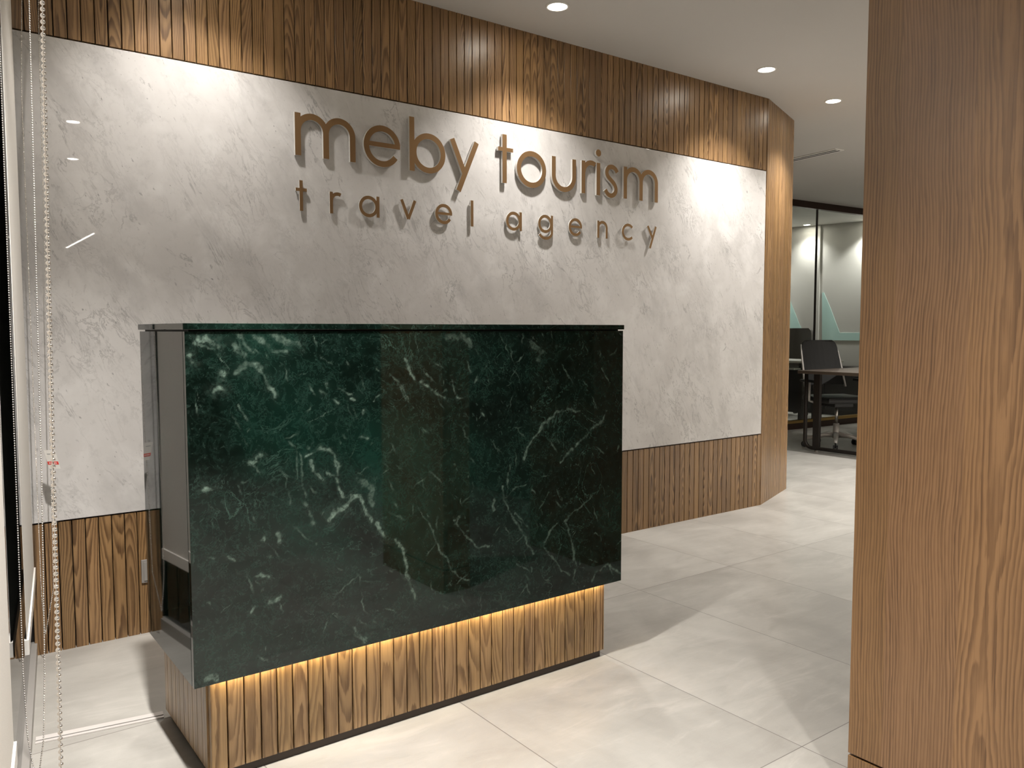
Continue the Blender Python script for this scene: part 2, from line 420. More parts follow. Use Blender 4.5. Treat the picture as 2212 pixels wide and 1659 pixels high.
# ================================================================== GLASS PARTITION of the office
gy = lambda x: 2.300 - .0607*(x-8.173)
def gbar(x0, x1, d0, d1, z0, z1):
    b = bmesh.new(); add_prism(b, [(x0, gy(x0)+d0), (x1, gy(x1)+d0), (x1, gy(x1)+d1), (x0, gy(x0)+d1)], z0, z1); return b
gp = thing('glass_partition', 'frameless glass office partition with a dark bronze head rail and brass foot rail', 'glass partition', (8.2, gy(8.2), 0))
def child(name, bm, mat, par, smooth=False):
    o = obj(name, bm, mat, par, smooth); o.matrix_parent_inverse = Matrix.Translation(-par.location); return o
child('head_rail', gbar(5.05, 10.5, -.03, .03, H-.075, H), M_ALU_D, gp)
JX = 8.520
for a, b in ((5.05, 6.35), (6.353, 7.6), (7.603, JX-.0015), (JX+.0015, 10.5)):
    child('glass_pane', gbar(a, b, -.005, .005, .10, H-.075), M_GLASS, gp)
child('joint_strip', gbar(JX-.011, JX+.011, -.007, .007, .10, H-.075), M_STEEL, gp)
child('foot_rail', gbar(5.05, 10.5, -.03, .03, 0, .07), M_ALU_D, gp)
child('brass_strip', gbar(5.05, 10.5, -.032, .032, .07, .10), M_BRASS, gp)

# ================================================================== RECEPTION DESK
DX0, DX1, DYF, DYB, DZ0, DZ1 = .5225, 1.966, -1.239, -.773, .2735, 1.1465
desk = thing('reception_desk', 'green marble reception desk on a slatted oak plinth with warm light under its edge', 'reception desk', (1.244, -1.0, 0))
# --- veins of the front slab, in metres on the slab (x, z): width, strength, polyline
VEINS = [(0.0052,0.8,[(1.538,0.747),(1.565,0.798),(1.612,0.842),(1.661,0.874),(1.711,0.89),(1.772,0.875)]),(0.0052,0.75,[(1.69,0.721),(1.733,0.75),(1.777,0.78),(1.836,0.821),(1.859,0.836),(1.897,0.879)]),(0.0023,0.6,[(1.795,0.86),(1.836,0.832)]),(0.0041,0.6,[(1.457,0.671),(1.46,0.618),(1.486,0.567),(1.515,0.531),(1.545,0.488),(1.579,0.437)]),(0.0029,0.5,[(1.479,0.731),(1.476,0.658)]),(0.0035,0.6,[(1.463,0.625),(1.505,0.649),(1.545,0.663)]),(0.0041,0.6,[(1.617,0.452),(1.641,0.484),(1.676,0.51)]),(0.0035,0.45,[(1.705,0.519),(1.749,0.541),(1.823,0.58)]),(0.0058,0.6,[(1.712,0.513),(1.734,0.459),(1.746,0.406),(1.753,0.359),(1.743,0.321)]),(0.0035,0.6,[(1.634,0.425),(1.677,0.378),(1.72,0.331)]),(0.0029,0.5,[(1.502,0.567),(1.552,0.531)]),(0.0058,0.9,[(1.079,0.561),(1.094,0.53),(1.11,0.478),(1.12,0.428),(1.147,0.373)]),(0.0035,0.6,[(1.191,0.593),(1.217,0.545),(1.234,0.502),(1.262,0.436),(1.322,0.39)]),(0.0029,0.6,[(1.086,1.007),(1.121,0.959)]),(0.0052,1,[(1.176,1.009),(1.209,0.974),(1.248,0.945)]),(0.0029,0.6,[(1.512,0.413),(1.552,0.379)]),(0.0029,0.5,[(1.552,0.335),(1.562,0.306)]),(0.0052,1,[(1.111,1.068),(1.132,1.025),(1.148,1.01)]),(0.0035,0.8,[(1.269,1.0),(1.292,0.955),(1.313,0.949)]),(0.0041,0.8,[(1.373,0.908),(1.385,0.889)]),(0.0035,0.7,[(1.349,0.99),(1.361,1.012)]),(0.0069,0.6,[(1.833,0.293),(1.848,0.325),(1.911,0.334),(1.963,0.298)]),(0.0035,0.6,[(1.275,0.581),(1.299,0.593),(1.281,0.57),(1.316,0.524),(1.359,0.486),(1.402,0.49)]),(0.0046,0.7,[(1.421,0.628),(1.421,0.586)]),(0.0029,0.6,[(1.865,1.017),(1.893,0.971)]),(0.0035,0.5,[(1.903,1.062),(1.938,1.084)]),(0.0127,0.35,[(1.565,1.105),(1.605,1.078),(1.598,1.052)]),(0.0139,0.45,[(1.256,1.133),(1.314,1.128),(1.337,1.103)]),(0.0029,0.5,[(1.599,0.584),(1.641,0.628)]),(0.0048,0.9,[(0.821,0.828),(0.856,0.842),(0.871,0.829)]),(0.0058,0.8,[(0.834,0.814),(0.847,0.783),(0.87,0.758)]),(0.0058,0.7,[(0.867,0.833),(0.891,0.813),(0.914,0.788),(0.91,0.762),(0.882,0.772)]),(0.0063,0.9,[(0.902,0.755),(0.909,0.724),(0.921,0.699),(0.95,0.7),(0.97,0.693),(0.987,0.66),(1.003,0.627)]),(0.0116,1,[(0.876,0.645),(0.892,0.665),(0.929,0.679),(0.946,0.696)]),(0.0077,0.9,[(1.02,0.616),(1.037,0.582),(1.05,0.564)]),(0.0029,0.4,[(0.772,0.867),(0.794,0.84),(0.79,0.804),(0.791,0.763)]),(0.0048,0.45,[(0.805,0.821),(0.811,0.746),(0.818,0.69),(0.833,0.636)]),(0.0068,0.9,[(0.677,0.812),(0.706,0.837)]),(0.0043,0.6,[(0.681,0.822),(0.701,0.791)]),(0.0125,0.9,[(0.556,1.131),(0.579,1.121),(0.602,1.109)]),(0.0048,0.5,[(0.543,1.121),(0.572,1.107),(0.588,1.101)]),(0.0106,0.5,[(0.639,1.113),(0.666,1.085)]),(0.0077,0.6,[(0.656,1.134),(0.683,1.096)]),(0.0087,0.6,[(0.691,1.134),(0.733,1.098),(0.77,1.098)]),(0.0125,0.5,[(0.734,1.137),(0.77,1.119),(0.807,1.115)]),(0.0077,0.8,[(0.686,1.064),(0.707,1.032),(0.724,1.003),(0.738,0.981)]),(0.0145,0.45,[(0.641,1.045),(0.669,1.061),(0.697,1.06)]),(0.0106,1,[(0.532,1.088),(0.538,1.07)]),(0.0087,1,[(0.598,1.039),(0.611,1.037)]),(0.0116,1,[(0.592,0.998),(0.607,1.001)]),(0.0087,1,[(0.56,0.757),(0.57,0.759)]),(0.0029,1,[(1.026,1.048),(1.036,1.038)]),(0.0029,0.7,[(1.069,1.031),(1.095,0.987),(1.121,0.946)]),(0.0039,0.7,[(0.862,0.997),(0.874,0.982)]),(0.0039,0.7,[(0.88,1.011),(0.882,1.0)]),(0.0039,0.7,[(0.893,0.966),(0.905,0.95)]),(0.0048,0.8,[(0.946,0.965),(0.954,0.959)]),(0.0039,0.7,[(0.984,0.934),(0.982,0.923)]),(0.0039,0.8,[(0.977,0.862),(0.994,0.849)]),(0.0039,0.6,[(1.081,0.559),(1.103,0.516)]),(0.0029,0.6,[(0.91,0.995),(0.942,0.982)]),(0.0024,0.8,[(1.016,0.959),(1.033,0.97)]),(0.0029,0.6,[(0.652,0.961),(0.672,0.925)]),(0.0034,0.5,[(0.777,0.732),(0.782,0.702)]),(0.0145,0.4,[(0.971,0.739),(1.004,0.712),(1.008,0.673)]),(0.0077,0.8,[(0.696,0.613),(0.705,0.615)]),(0.0077,0.7,[(0.742,0.631),(0.745,0.608)]),(0.0075,0.9,[(0.711,0.449),(0.74,0.453)]),(0.0054,0.9,[(0.666,0.438),(0.674,0.45)]),(0.0097,0.7,[(0.551,0.295),(0.577,0.296)]),(0.0065,0.6,[(0.949,0.327),(0.981,0.285)]),(0.0054,0.8,[(0.692,0.532),(0.716,0.515)]),(0.0043,0.7,[(0.607,0.591),(0.626,0.579)]),(0.0027,1,[(0.575,0.589),(0.581,0.588)]),(0.0032,0.7,[(0.709,0.573),(0.725,0.57)]),(0.0075,0.6,[(0.698,0.612),(0.706,0.616)])]
CLOUDS = [((1.151,.823),(1.195,.629),.1,.5),((.758,.928),(.793,.829),.09,.4),((1.004,.784),(1.074,.646),.12,.7),((1.118,.573),(1.224,.348),.1,.5),((.592,.36),(.861,.321),.1,.2),((.702,1.119),(.774,1.118),.06,.5),((1.276,.757),(1.324,.612),.1,.3),((.777,.661),(.944,.496),.1,.5),((.673,.899),(.695,.803),.08,.4)]
def vnoise(X, Z, sc, seed):
    r = np.random.RandomState(seed); G = r.rand(128, 128)
    x = X*sc; z = Z*sc; i = np.floor(x).astype(int); j = np.floor(z).astype(int); fx_ = x-i; fz_ = z-j
    fx_ = fx_*fx_*(3-2*fx_); fz_ = fz_*fz_*(3-2*fz_)
    g = lambda a, b: G[a % 128, b % 128]
    return (g(i, j)*(1-fx_)+g(i+1, j)*fx_)*(1-fz_)+(g(i, j+1)*(1-fx_)+g(i+1, j+1)*fx_)*fz_ - .5
def fbm(X, Z, sc, seed, o=4):
    s = 0
    for k in range(o): s = s + vnoise(X, Z, sc*2**k, seed+k)/2**k
    return s
def slab_front():
    nx, nz = 600, 364
    xs = np.linspace(DX0, DX1, nx); zs = np.linspace(DZ0, DZ1, nz); X, Z = np.meshgrid(xs, zs)
    wx = X + fbm(X, Z, 18, 1)*.015 + fbm(X, Z, 85, 41, 3)*.0045; wz = Z + fbm(X, Z, 18, 11)*.015 + fbm(X, Z, 85, 51, 3)*.0045
    v = np.zeros_like(X)
    tex = fbm(X, Z, 75, 5)
    for wdt, st, pts in VEINS:
        dm = np.full_like(X, 9.0); tm = np.zeros_like(X)
        L = 0
        for (ax, az), (bx, bz) in zip(pts, pts[1:]):
            ex, ez = bx-ax, bz-az; l2 = ex*ex+ez*ez+1e-9
            t_ = np.clip(((wx-ax)*ex+(wz-az)*ez)/l2, 0, 1)
            d = np.hypot(wx-ax-t_*ex, wz-az-t_*ez); dm = np.minimum(dm, d)
        hw = wdt*.62*(1+tex*1.1); hw = np.maximum(hw, .0008)
        core = np.clip((1.15-dm/hw)*2.0, 0, 1); halo = np.exp(-(dm/(hw*2.4))**2)*.10
        v = np.maximum(v, st*np.maximum(core*(.62+.9*tex), halo))
    # small flecks
    rs = np.random.RandomState(3)
    for _ in range(230):
        cx, cz = rs.uniform(DX0, DX1), rs.uniform(DZ0, DZ1); an = rs.choice([-1.0, -1.15, -.8, .6]) + rs.normal()*.25; ln = abs(rs.normal())*.010+.003; wd = rs.uniform(.0006, .002)
        i0, i1 = np.searchsorted(xs, [cx-.05, cx+.05]); j0, j1 = np.searchsorted(zs, [cz-.05, cz+.05])
        sx, sz = wx[j0:j1, i0:i1]-cx, wz[j0:j1, i0:i1]-cz
        u_ = sx*math.cos(an)+sz*math.sin(an); p_ = -sx*math.sin(an)+sz*math.cos(an)
        q = np.exp(-(u_/ln)**2-(p_/wd)**2)*rs.uniform(.2, .7); v[j0:j1, i0:i1] = np.maximum(v[j0:j1, i0:i1], q)
    c = np.zeros_like(X)
    for (ax, az), (bx, bz), r_, s_ in CLOUDS:
        ex, ez = bx-ax, bz-az; l2 = ex*ex+ez*ez+1e-9; t_ = np.clip(((X-ax)*ex+(Z-az)*ez)/l2, 0, 1)
        d = np.hypot(X-ax-t_*ex, Z-az-t_*ez)*(1+fbm(X, Z, 9, 21)*.9); c = np.maximum(c, s_*np.exp(-(d/(r_*.62))**2))
    c = np.clip(c + fbm(X, Z, 5, 31)*.22, 0, 1)
    me = bpy.data.meshes.new('front_slab')
    co = np.stack([X.ravel(), np.full(X.size, DYF), Z.ravel()], 1)
    idx = np.arange(nx*nz).reshape(nz, nx)
    q = np.stack([idx[:-1, :-1], idx[:-1, 1:], idx[1:, 1:], idx[1:, :-1]], -1).reshape(-1, 4)
    # back and edges: a slab 20 mm thick
    base = len(co); T = .02
    co = np.vstack([co, [[DX0+.0005, DYF+T, DZ0], [DX1, DYF+T, DZ0], [DX1, DYF+T, DZ1], [DX0+.0005, DYF+T, DZ1]]])
    c0, c1, c2_, c3 = idx[0, 0], idx[0, -1], idx[-1, -1], idx[-1, 0]
    q2 = [[base, base+3, base+2, base+1], [c0, base, base+1, c1], [c1, base+1, base+2, c2_], [c2_, base+2, base+3, c3], [c3, base+3, base, c0]]
    me.from_pydata(co.tolist(), [], q.tolist()+q2)
    for nm, arr in (('vein', v), ('cloud', c)):
        a = me.attributes.new(nm, 'FLOAT', 'POINT'); a.data.foreach_set('value', np.concatenate([arr.ravel(), np.zeros(4)]).astype(np.float32))
    me.materials.append(M_GREEN); me.update()
    o = bpy.data.objects.new('front_panel', me); COL.objects.link(o); o.parent = desk; o.matrix_parent_inverse = Matrix.Translation(-desk.location)
    return o
slab_front()
child('side_panel', box(DX0, DX0+.02, DYF+.0205, DYB, DZ0, DZ1), M_GREEN, desk)
child('side_panel', box(DX1-.02, DX1, DYF+.0205, DYB, DZ0, DZ1), M_GREEN, desk)
child('back_panel', box(DX0+.0205, DX1-.0205, DYB-.02, DYB, DZ0, DZ1), M_GREEN, desk)
child('bottom_panel', box(DX0+.0205, DX1-.0205, DYF+.0205, DYB-.0205, .302, .32), M_KICK, desk)
PT = .3015
child('shadow_gap', box(DX0+.012, DX1-.012, DYF+.012, DYB-.01, DZ1-.02, DZ1+.005), M_BLACK, desk)
child('countertop', box(DX0-.004, DX1+.003, DYF-.003, DYB+.003, DZ1+.0045, 1.1605+.006, .0012), M_GREEN, desk)
PX0, PX1, PYF, PYB, PZ = .566, 1.921, -1.2006, -.7537, .012
pl = cladding('plinth_front', PX0, PX1, PZ+.012, PT, M_OAK_D, .6122-.0435*20, desk, loc=(0, PYF, 0))
pl.matrix_parent_inverse = Matrix.Translation(-desk.location)
for xa in (PX0, PX1-.018):
    bm = bmesh.new(); y = PYF+.0225
    while y < PYB-.003:
        add_box(bm, xa, xa+.018, y, min(y+.0405, PYB), PZ+.012, PT); y += .0435
    child('plinth_side', bm, M_OAK_DS, desk)
child('plinth_core', box(PX0+.0185, PX1-.0185, PYF+.0225, PYB-.004, PZ, PT), M_KICK, desk)
child('kick_board', box(PX0+.012, PX1-.012, PYF+.006, PYB-.004, 0, PZ+.012), M_KICK, desk)
child('light_strip', box(PX0+.006, PX1-.006, DYF+.0205, DYF+.0235, .283, .296), M_LED, desk)

# ================================================================== OAK PILLAR on the right
EX, EY = 1.822, -2.187
pil = thing('oak_pillar', 'large oak-veneered block in the right foreground, cut off by the picture edge', 'pillar', (2.4, -2.6, 0))
child('face_panel', box(EX, EX+.02, -2.75, EY, .106, H-.001, .0015), M_OAK_P, pil)
child('face_base', box(EX, EX+.02, -2.75, EY, 0, .100, .001), M_OAK_P, pil)
child('end_panel', box(EX+.0205, 1.96, EY-.02, EY, .106, H-.001), M_OAK_PX, pil)
child('end_base', box(EX+.0205, 1.96, EY-.02, EY, 0, .100), M_OAK_PX, pil)
child('core', box(EX+.0205, 1.95, -2.74, EY-.0205, .0, H-.002), M_BLACK, pil)
tag(obj('wall_reception_right', box(2.62, 3.3, -2.6, -2.1, 0, H), M_OAK_PX), kind='structure')

# ================================================================== LETTERS
def arc(cx, cz, rx, rz, a0, a1, n=28):
    return [(cx+rx*math.cos(math.radians(a0+(a1-a0)*i/n)), cz+rz*math.sin(math.radians(a0+(a1-a0)*i/n))) for i in range(n+1)]
def smooth_pts(p, n=6):
    out = []
    for i in range(len(p)-1):
        p0, p1, p2, p3 = p[max(i-1, 0)], p[i], p[i+1], p[min(i+2, len(p)-1)]
        for k in range(n):
            t_ = k/n
            out.append(tuple(.5*((2*p1[d])+(-p0[d]+p2[d])*t_+(2*p0[d]-5*p1[d]+4*p2[d]-p3[d])*t_**2+(-p0[d]+3*p1[d]-3*p2[d]+p3[d])*t_**3) for d in (0, 1)))
    out.append(p[-1]); return out
def letter(strokes, w, y0, y1, ch, label, group, dots=()):
    """strokes: (points, width or None); y0 the face, y1 the back of the letter"""
    bm = bmesh.new(); lo = 9; pin = []
    for i, (pts, sw) in enumerate(strokes):
        hw = (sw or w)/2; L = []; R_ = []; n = len(pts); e = i*.00004
        closed = math.dist(pts[0], pts[-1]) < 1e-5
        if closed: pts = pts[:-1]; n -= 1
        for k in range(n):
            a = pts[(k-1) % n] if closed or k > 0 else pts[k]; b = pts[(k+1) % n] if closed or k < n-1 else pts[k]
            dx, dz = b[0]-a[0], b[1]-a[1]; l = math.hypot(dx, dz) or 1
            nx_, nz_ = -dz/l*hw, dx/l*hw
            L.append((pts[k][0]+nx_, pts[k][1]+nz_)); R_.append((pts[k][0]-nx_, pts[k][1]-nz_))
        V = [[bm.verts.new((q[0], yy, q[1])) for q in arr] for arr in (L, R_) for yy in (y0-e, y1)]
        Lf, Lb, Rf, Rb = V
        rng = range(n) if closed else range(n-1)
        for k in rng:
            m = (k+1) % n
            bm.faces.new((Lf[k], Lf[m], Rf[m], Rf[k])).material_index = 0
            bm.faces.new((Lb[k], Rb[k], Rb[m], Lb[m])).material_index = 1
            bm.faces.new((Lf[k], Lb[k], Lb[m], Lf[m])).material_index = 1
            bm.faces.new((Rf[k], Rf[m], Rb[m], Rb[k])).material_index = 1
        if not closed:
            for k in (0, n-1): bm.faces.new((Lf[k], Rf[k], Rb[k], Lb[k])).material_index = 1
        pin.append(pts[n//2]); lo = min(lo, min(q[1] for q in pts))
        if not closed: pin.append((pts[0][0]*.9+pts[1][0]*.1, pts[0][1]*.9+pts[1][1]*.1))
    for cx, cz, r in dots:
        add = [bm.verts.new((cx+r*math.cos(2*PI*k/32), y0, cz+r*math.sin(2*PI*k/32))) for k in range(32)]
        bk = [bm.verts.new((v.co.x, y1, v.co.z)) for v in add]
        bm.faces.new(add).material_index = 0; bm.faces.new(bk[::-1]).material_index = 1
        for k in range(32): bm.faces.new((add[k], bk[k], bk[(k+1) % 32], add[(k+1) % 32])).material_index = 1
        pin.append((cx, cz))
    for px, pz in pin:
        add_tube(bm, [(px, y1, pz), (px, -.002, pz)], .0022, 6, 1)
    cx = sum(v.co.x for v in bm.verts)/len(bm.verts)
    for v in bm.verts: v.co -= Vector((cx, 0, lo))
    o = obj('sign_letter', bm, [M_BRONZE, M_EDGE], loc=(cx, 0, lo))
    return tag(o, label, 'letter', group)
BW, SW = .0255, .0145
st = lambda x, z0, z1: ([(x, z0), (x, z1)], None)
GU, GL = 'large bronze letters of the upper sign line', 'small bronze letters of the lower sign line'
def big(strokes, ch, label, dots=()): return letter(strokes, BW, -.021, -.007, ch, label, GU, dots)
def sml(strokes, ch, label, dots=()): return letter(strokes, SW, -.018, -.011, ch, label, GL, dots)
def big_m(a, b, c, label):
    r1, r2 = (b-a)/2, (c-b)/2; zc = 2.0275
    big([st(a, 1.865, 2.037), (arc((a+b)/2, zc-r1, r1, r1, 180, 0)+[(b, 1.865)], None), (arc((b+c)/2, zc-r2, r2, r2, 180, 0)+[(c, 1.866)], None)], 'm', label)
big_m(1.3055, 1.428, 1.549, 'large bronze letter m, first of the upper sign line')
big([(arc(1.690, 1.951, .0765, .0765, -33, -352, 40), None), ([(1.618, 1.957), (1.7775, 1.957)], .020)], 'e', 'large bronze letter e between m and b on the upper sign line')
big([st(1.838, 1.863, 2.101), (arc(1.9245, 1.950, .0765, .0765, 0, 360, 44), None)], 'b', 'large bronze letter b with tall stem on the upper sign line')
big([([(2.188, 2.033), (2.085, 1.799)], None), ([(2.0505, 2.034), (2.120, 1.880)], None)], 'y', 'large bronze letter y with its tail below the upper sign line')
big([st(2.3515, 1.863, 2.095), ([(2.313, 2.024), (2.403, 2.024)], .018)], 't', 'large bronze letter t that begins tourism')
big([(arc(2.518, 1.947, .0800, .0770, 0, 360, 44), None)], 'o', 'large bronze letter o, full ring on the upper sign line')
big([([(2.6605, 2.030)]+arc(2.729, 1.938, .0685, .068, 180, 360, 26)+[(2.797, 2.030)], None)], 'u', 'large bronze letter u between o and r')
big([st(2.8615, 1.864, 2.033), (arc(2.916, 1.974, .0530, .053, 178, 58, 18), None)], 'r', 'large bronze letter r in tourism, upper sign line')
big([st(2.967, 1.864, 2.033)], 'i', 'large bronze letter i with a round dot', dots=[(2.967, 2.085, .0185)])
big([(smooth_pts([(3.104, 1.998), (3.092, 2.014), (3.066, 2.0235), (3.040, 2.016), (3.028, 1.993), (3.037, 1.970), (3.062, 1.951), (3.086, 1.931), (3.096, 1.905), (3.085, 1.881), (3.060, 1.8705), (3.035, 1.878), (3.018, 1.898)]), .024)], 's', 'large bronze letter s, curved, before the last m')
big_m(3.166, 3.288, 3.409, 'large bronze letter m, last of the upper sign line')
sml([st(1.3165, 1.641, 1.765), ([(1.293, 1.727), (1.341, 1.727)], .013)], 't', 'small bronze letter t, first of the lower sign line')
sml([st(1.449, 1.642, 1.732), (arc(1.4785, 1.697, .0285, .0275, 178, 62, 14), None)], 'r', 'small bronze letter r in travel, lower sign line')
sml([(arc(1.6225, 1.6855, .0390, .0390, 0, 360, 32), None), st(1.667, 1.641, 1.732)], 'a', 'small bronze letter a in travel, between r and v')
sml([([(1.784, 1.7315), (1.8185, 1.648)], None), ([(1.853, 1.7315), (1.8185, 1.648)], None)], 'v', 'small bronze letter v with a pointed foot')
sml([(arc(2.005, 1.685, .0390, .0390, -33, -354, 32), None), ([(1.969, 1.687), (2.0505, 1.687)], .0115)], 'e', 'small bronze letter e in travel, between v and l')
sml([st(2.1625, 1.640, 1.762)], 'l', 'small bronze letter l, plain upright bar ending travel')
sml([(arc(2.408, 1.684, .0390, .0390, 0, 360, 32), None), st(2.4515, 1.639, 1.7305)], 'a', 'small bronze letter a that begins agency')
sml([(arc(2.608, 1.686, .0385, .0385, 0, 360, 32), None), ([(2.6515, 1.7305)]+arc(2.610, 1.645, .0415, .031, 0, -158, 20), None)], 'g', 'small bronze letter g with a hooked tail')
sml([(arc(2.8105, 1.6845, .0390, .0390, -33, -354, 32), None), ([(2.775, 1.6865), (2.856, 1.6865)], .0115)], 'e', 'small bronze letter e in agency, between g and n')
sml([st(2.9715, 1.640, 1.7315), (arc(3.002, 1.6945, .0305, .0305, 180, 0, 20)+[(3.0325, 1.640)], None)], 'n', 'small bronze letter n in agency')
sml([(arc(3.194, 1.686, .0410, .0390, 42, 318, 28), None)], 'c', 'small bronze letter c, open ring in agency')
sml([([(3.4115, 1.7315), (3.3655, 1.609)], None), ([(3.3465, 1.7315), (3.3885, 1.660)], None)], 'y', 'small bronze letter y, last of the lower sign line')

# ================================================================== CEILING LAMPS
def downlight(loc, label, power=60, spot=110, blend=.42, group='round recessed ceiling downlights', beam=1.0):
    t = thing('ceiling_downlight', label, 'ceiling light', (loc[0], loc[1], H), group=group)
    bm = bmesh.new(); add_lathe(bm, [(.043, -.001), (.045, -.004), (.053, -.003), (.055, 0.0), (.043, 0.0)], seg=36)
    obj('trim_ring', bm, M_TRIM, t, True)
    bm = bmesh.new(); add_lathe(bm, [(0, -.0015), (.043, -.0015), (.043, -.0002), (0, -.0002)], seg=32)
    obj('lens', bm, M_LENS, t)
    for nm, en, sz, bl in (('beam', power*beam, 92, 1.0), ('spill', power*.34, spot, blend)):
        ld = bpy.data.lights.new(nm, 'SPOT'); ld.energy = en; ld.color = LAMP_COL; ld.spot_size = math.radians(sz); ld.spot_blend = bl; ld.shadow_soft_size = .04
        lo = bpy.data.objects.new(nm, ld); COL.objects.link(lo); lo.parent = t; lo.location = (0, 0, -.04)
    return t
P = 60
downlight((.90, -.335), 'round ceiling downlight over the left end of the marble wall', P*.60, beam=.45)
downlight((2.422, -.333), 'round ceiling downlight at the top edge of the picture, above the sign', P*.66, beam=.75)
downlight((3.945, -.348), 'round ceiling downlight in front of the right end of the marble wall', P*.78, beam=.9)
downlight((4.825, -.214), 'round ceiling downlight beside the angled oak corner', P*.9)
downlight((.982, -3.267), 'round ceiling downlight behind the viewer, mirrored in the marble', P*1.6)
downlight((.40, -1.60), 'round ceiling downlight in front of the left end of the desk, above the picture', P*3.6)
downlight((1.18, -4.66), 'round ceiling downlight far behind the viewer', P*1.6)
downlight((6.9, .05), 'added round downlight over the meeting table, unseen behind the oak pillar', P*1.8)  # added lamp, kept out of view, to brighten the open office
downlight((5.9, -1.5), 'added unseen round downlight that brightens the open office, near one', P*3.6)  # extra unseen lamp for more bounce light in the open office
downlight((7.9, -1.4), 'added unseen round downlight that brightens the open office, far one', P*3.6)  # second extra lamp out of sight, lifts the office floor and ceiling
downlight((9.95, 4.35), 'round ceiling downlight close to the office wall, left one', P*1.3, beam=.35)
downlight((10.16, 3.50), 'added round downlight in place of a lamp reflection in the glass beside the joint', P*.3)  # weak lamp added to stand for lights mirrored in the glass
downlight((10.36, 2.62), 'round ceiling downlight close to the office wall, right one', P*1.3, beam=.35)
t = thing('linear_ceiling_lamp', 'long slim linear lamp on the ceiling far behind, mirrored in the marble', 'ceiling light', (2.247, -11.5, H))
child('housing', box(2.215, 2.28, -12.85, -10.15, H-.03, H), M_TRIM, t)
child('diffuser', box(2.236, 2.262, -12.8, -10.2, H-.034, H-.0305), M_TUBE, t)
# air grille
t = thing('air_grille', 'slim white slot air grille in the ceiling beyond the oak corner', 'air vent', (6.185, .96, H), rotz=math.radians(84))
obj('frame', box(-.42, .42, -.055, .055, -.006, 0), M_TRIM, t)
bm = bmesh.new()
for yy in (-.022, .022): add_box(bm, -.40, .40, yy-.009, yy+.009, -.0075, -.0055)
obj('slot', bm, M_BLACK, t)

# ================================================================== FLOOR TRACK, SOCKET
t = thing('floor_track', 'pale aluminium floor track running from the glazed facade to the desk', 'floor track', (.39, -.72, 0))
def trk(o0, o1, z1, mat, nm):
    a, b = Vector((.236, -.688)), Vector((.562, -.737)); n_ = Vector((-(b-a).y, (b-a).x)).normalized()
    if n_.y < 0: n_ = -n_
    bm = bmesh.new(); add_prism(bm, [tuple(a+n_*o0), tuple(b+n_*o0), tuple(b+n_*o1), tuple(a+n_*o1)], 0, z1); child(nm, bm, mat, t)
trk(-.022, -.010, .004, M_TRACK, 'front_rail'); trk(-.010, -.004, .0015, M_BLACK, 'groove'); trk(-.004, .020, .004, M_TRACK, 'rear_rail')
t = thing('wall_socket', 'grey flush socket plate low on the oak slats left of the desk', 'wall socket', (.70, -.002, .2))
child('plate', box(.664, .75, -.008, 0.0, .196, .284, .002), M_GREYFR, t)
child('cover', box(.672, .742, -.011, -.008, .204, .276, .001), M_GREYFR, t)

# ================================================================== ROLLER BLINDS with bead chains
def bead_mesh(bm, pts, pitch=.006, r=.00225, sub=1):
    base = bmesh.new(); bmesh.ops.create_icosphere(base, subdivisions=sub, radius=r)
    bv = [v.co.copy() for v in base.verts]; bf = [[v.index for v in f.verts] for f in base.faces]; base.free()
    P_ = [Vector(p) for p in pts]; d = 0; nxt = 0
    for a, b in zip(P_, P_[1:]):
        L = (b-a).length
        while nxt <= d+L:
            c = a+(b-a)*((nxt-d)/L)
            vs = [bm.verts.new(c+v) for v in bv]
            for f in bf: bm.faces.new([vs[i] for i in f])
            nxt += pitch
        d += L
def chain(par, left, right, bottom, sub=1):
    """left/right: top-to-bottom points; bottom: lowest point of the loop"""
    l, r = Vector(left[-1]), Vector(right[-1]); b = Vector(bottom)
    loop = smooth_pts3([left[-2] if len(left) > 1 else left[-1], l, l*.22+b*.78, b, r*.22+b*.78, r])
    pts = list(left) + loop[1:-1] + list(right[::-1])
    bm = bmesh.new(); bead_mesh(bm, pts, sub=sub)
    o = child('bead_chain', bm, M_CHROME, par, True)
    bm = bmesh.new(); add_tube(bm, pts, .0006, 5)
    oo = obj('cord', bm, M_CHROME, o); return o
def smooth_pts3(p):
    p = [Vector(q) for q in p]; out = []
    for i in range(1, len(p)-1):
        a, b, c, d = p[i-1], p[i], p[i+1], p[min(i+2, len(p)-1)]
        for k in range(8):
            t_ = k/8
            out.append(.5*((2*b)+(-a+c)*t_+(2*a-5*b+4*c-d)*t_**2+(-a+3*b-3*c+d)*t_**3))
    out.append(p[-1]); return out
def blind(name, label, y0, y1, zbot):
    t = thing(name, label, 'roller blind', (fx((y0+y1)/2), (y0+y1)/2, 0), group='white roller blinds along the glazed facade')
    child('fabric', along(y0+.004, y1-.004, .0000, .0012, zbot+.03, 2.52), M_BLIND, t)
    b = bmesh.new(); add_prism(b, [(fx(y0, -.005), y0), (fx(y0, .006), y0), (fx(y1, .006), y1), (fx(y1, -.005), y1)], zbot, zbot+.04)
    child('bottom_bar', b, M_WHITE, t)
    b = bmesh.new(); add_tube(b, [(fx(y0, .0), y0, 2.535), (fx(y1, .0), y1, 2.535)], .022, 16); child('roller', b, M_WHITE, t, True)
    for y in (y0, y1):
        b = bmesh.new(); add_prism(b, [(fx(y, -.02), y-.006), (fx(y, .03), y-.006), (fx(y, .03), y+.006), (fx(y, -.02), y+.006)], 2.50, H)
        child('bracket', b, M_WHITE, t)
    return t
b1 = blind('roller_blind', 'white roller blind lowered beside the marble wall, its pale bottom bar seen edge-on', -.80, -.05, .29)
b2 = blind('roller_blind', 'nearest white roller blind at the left picture edge', -3.9, -1.50, .335)
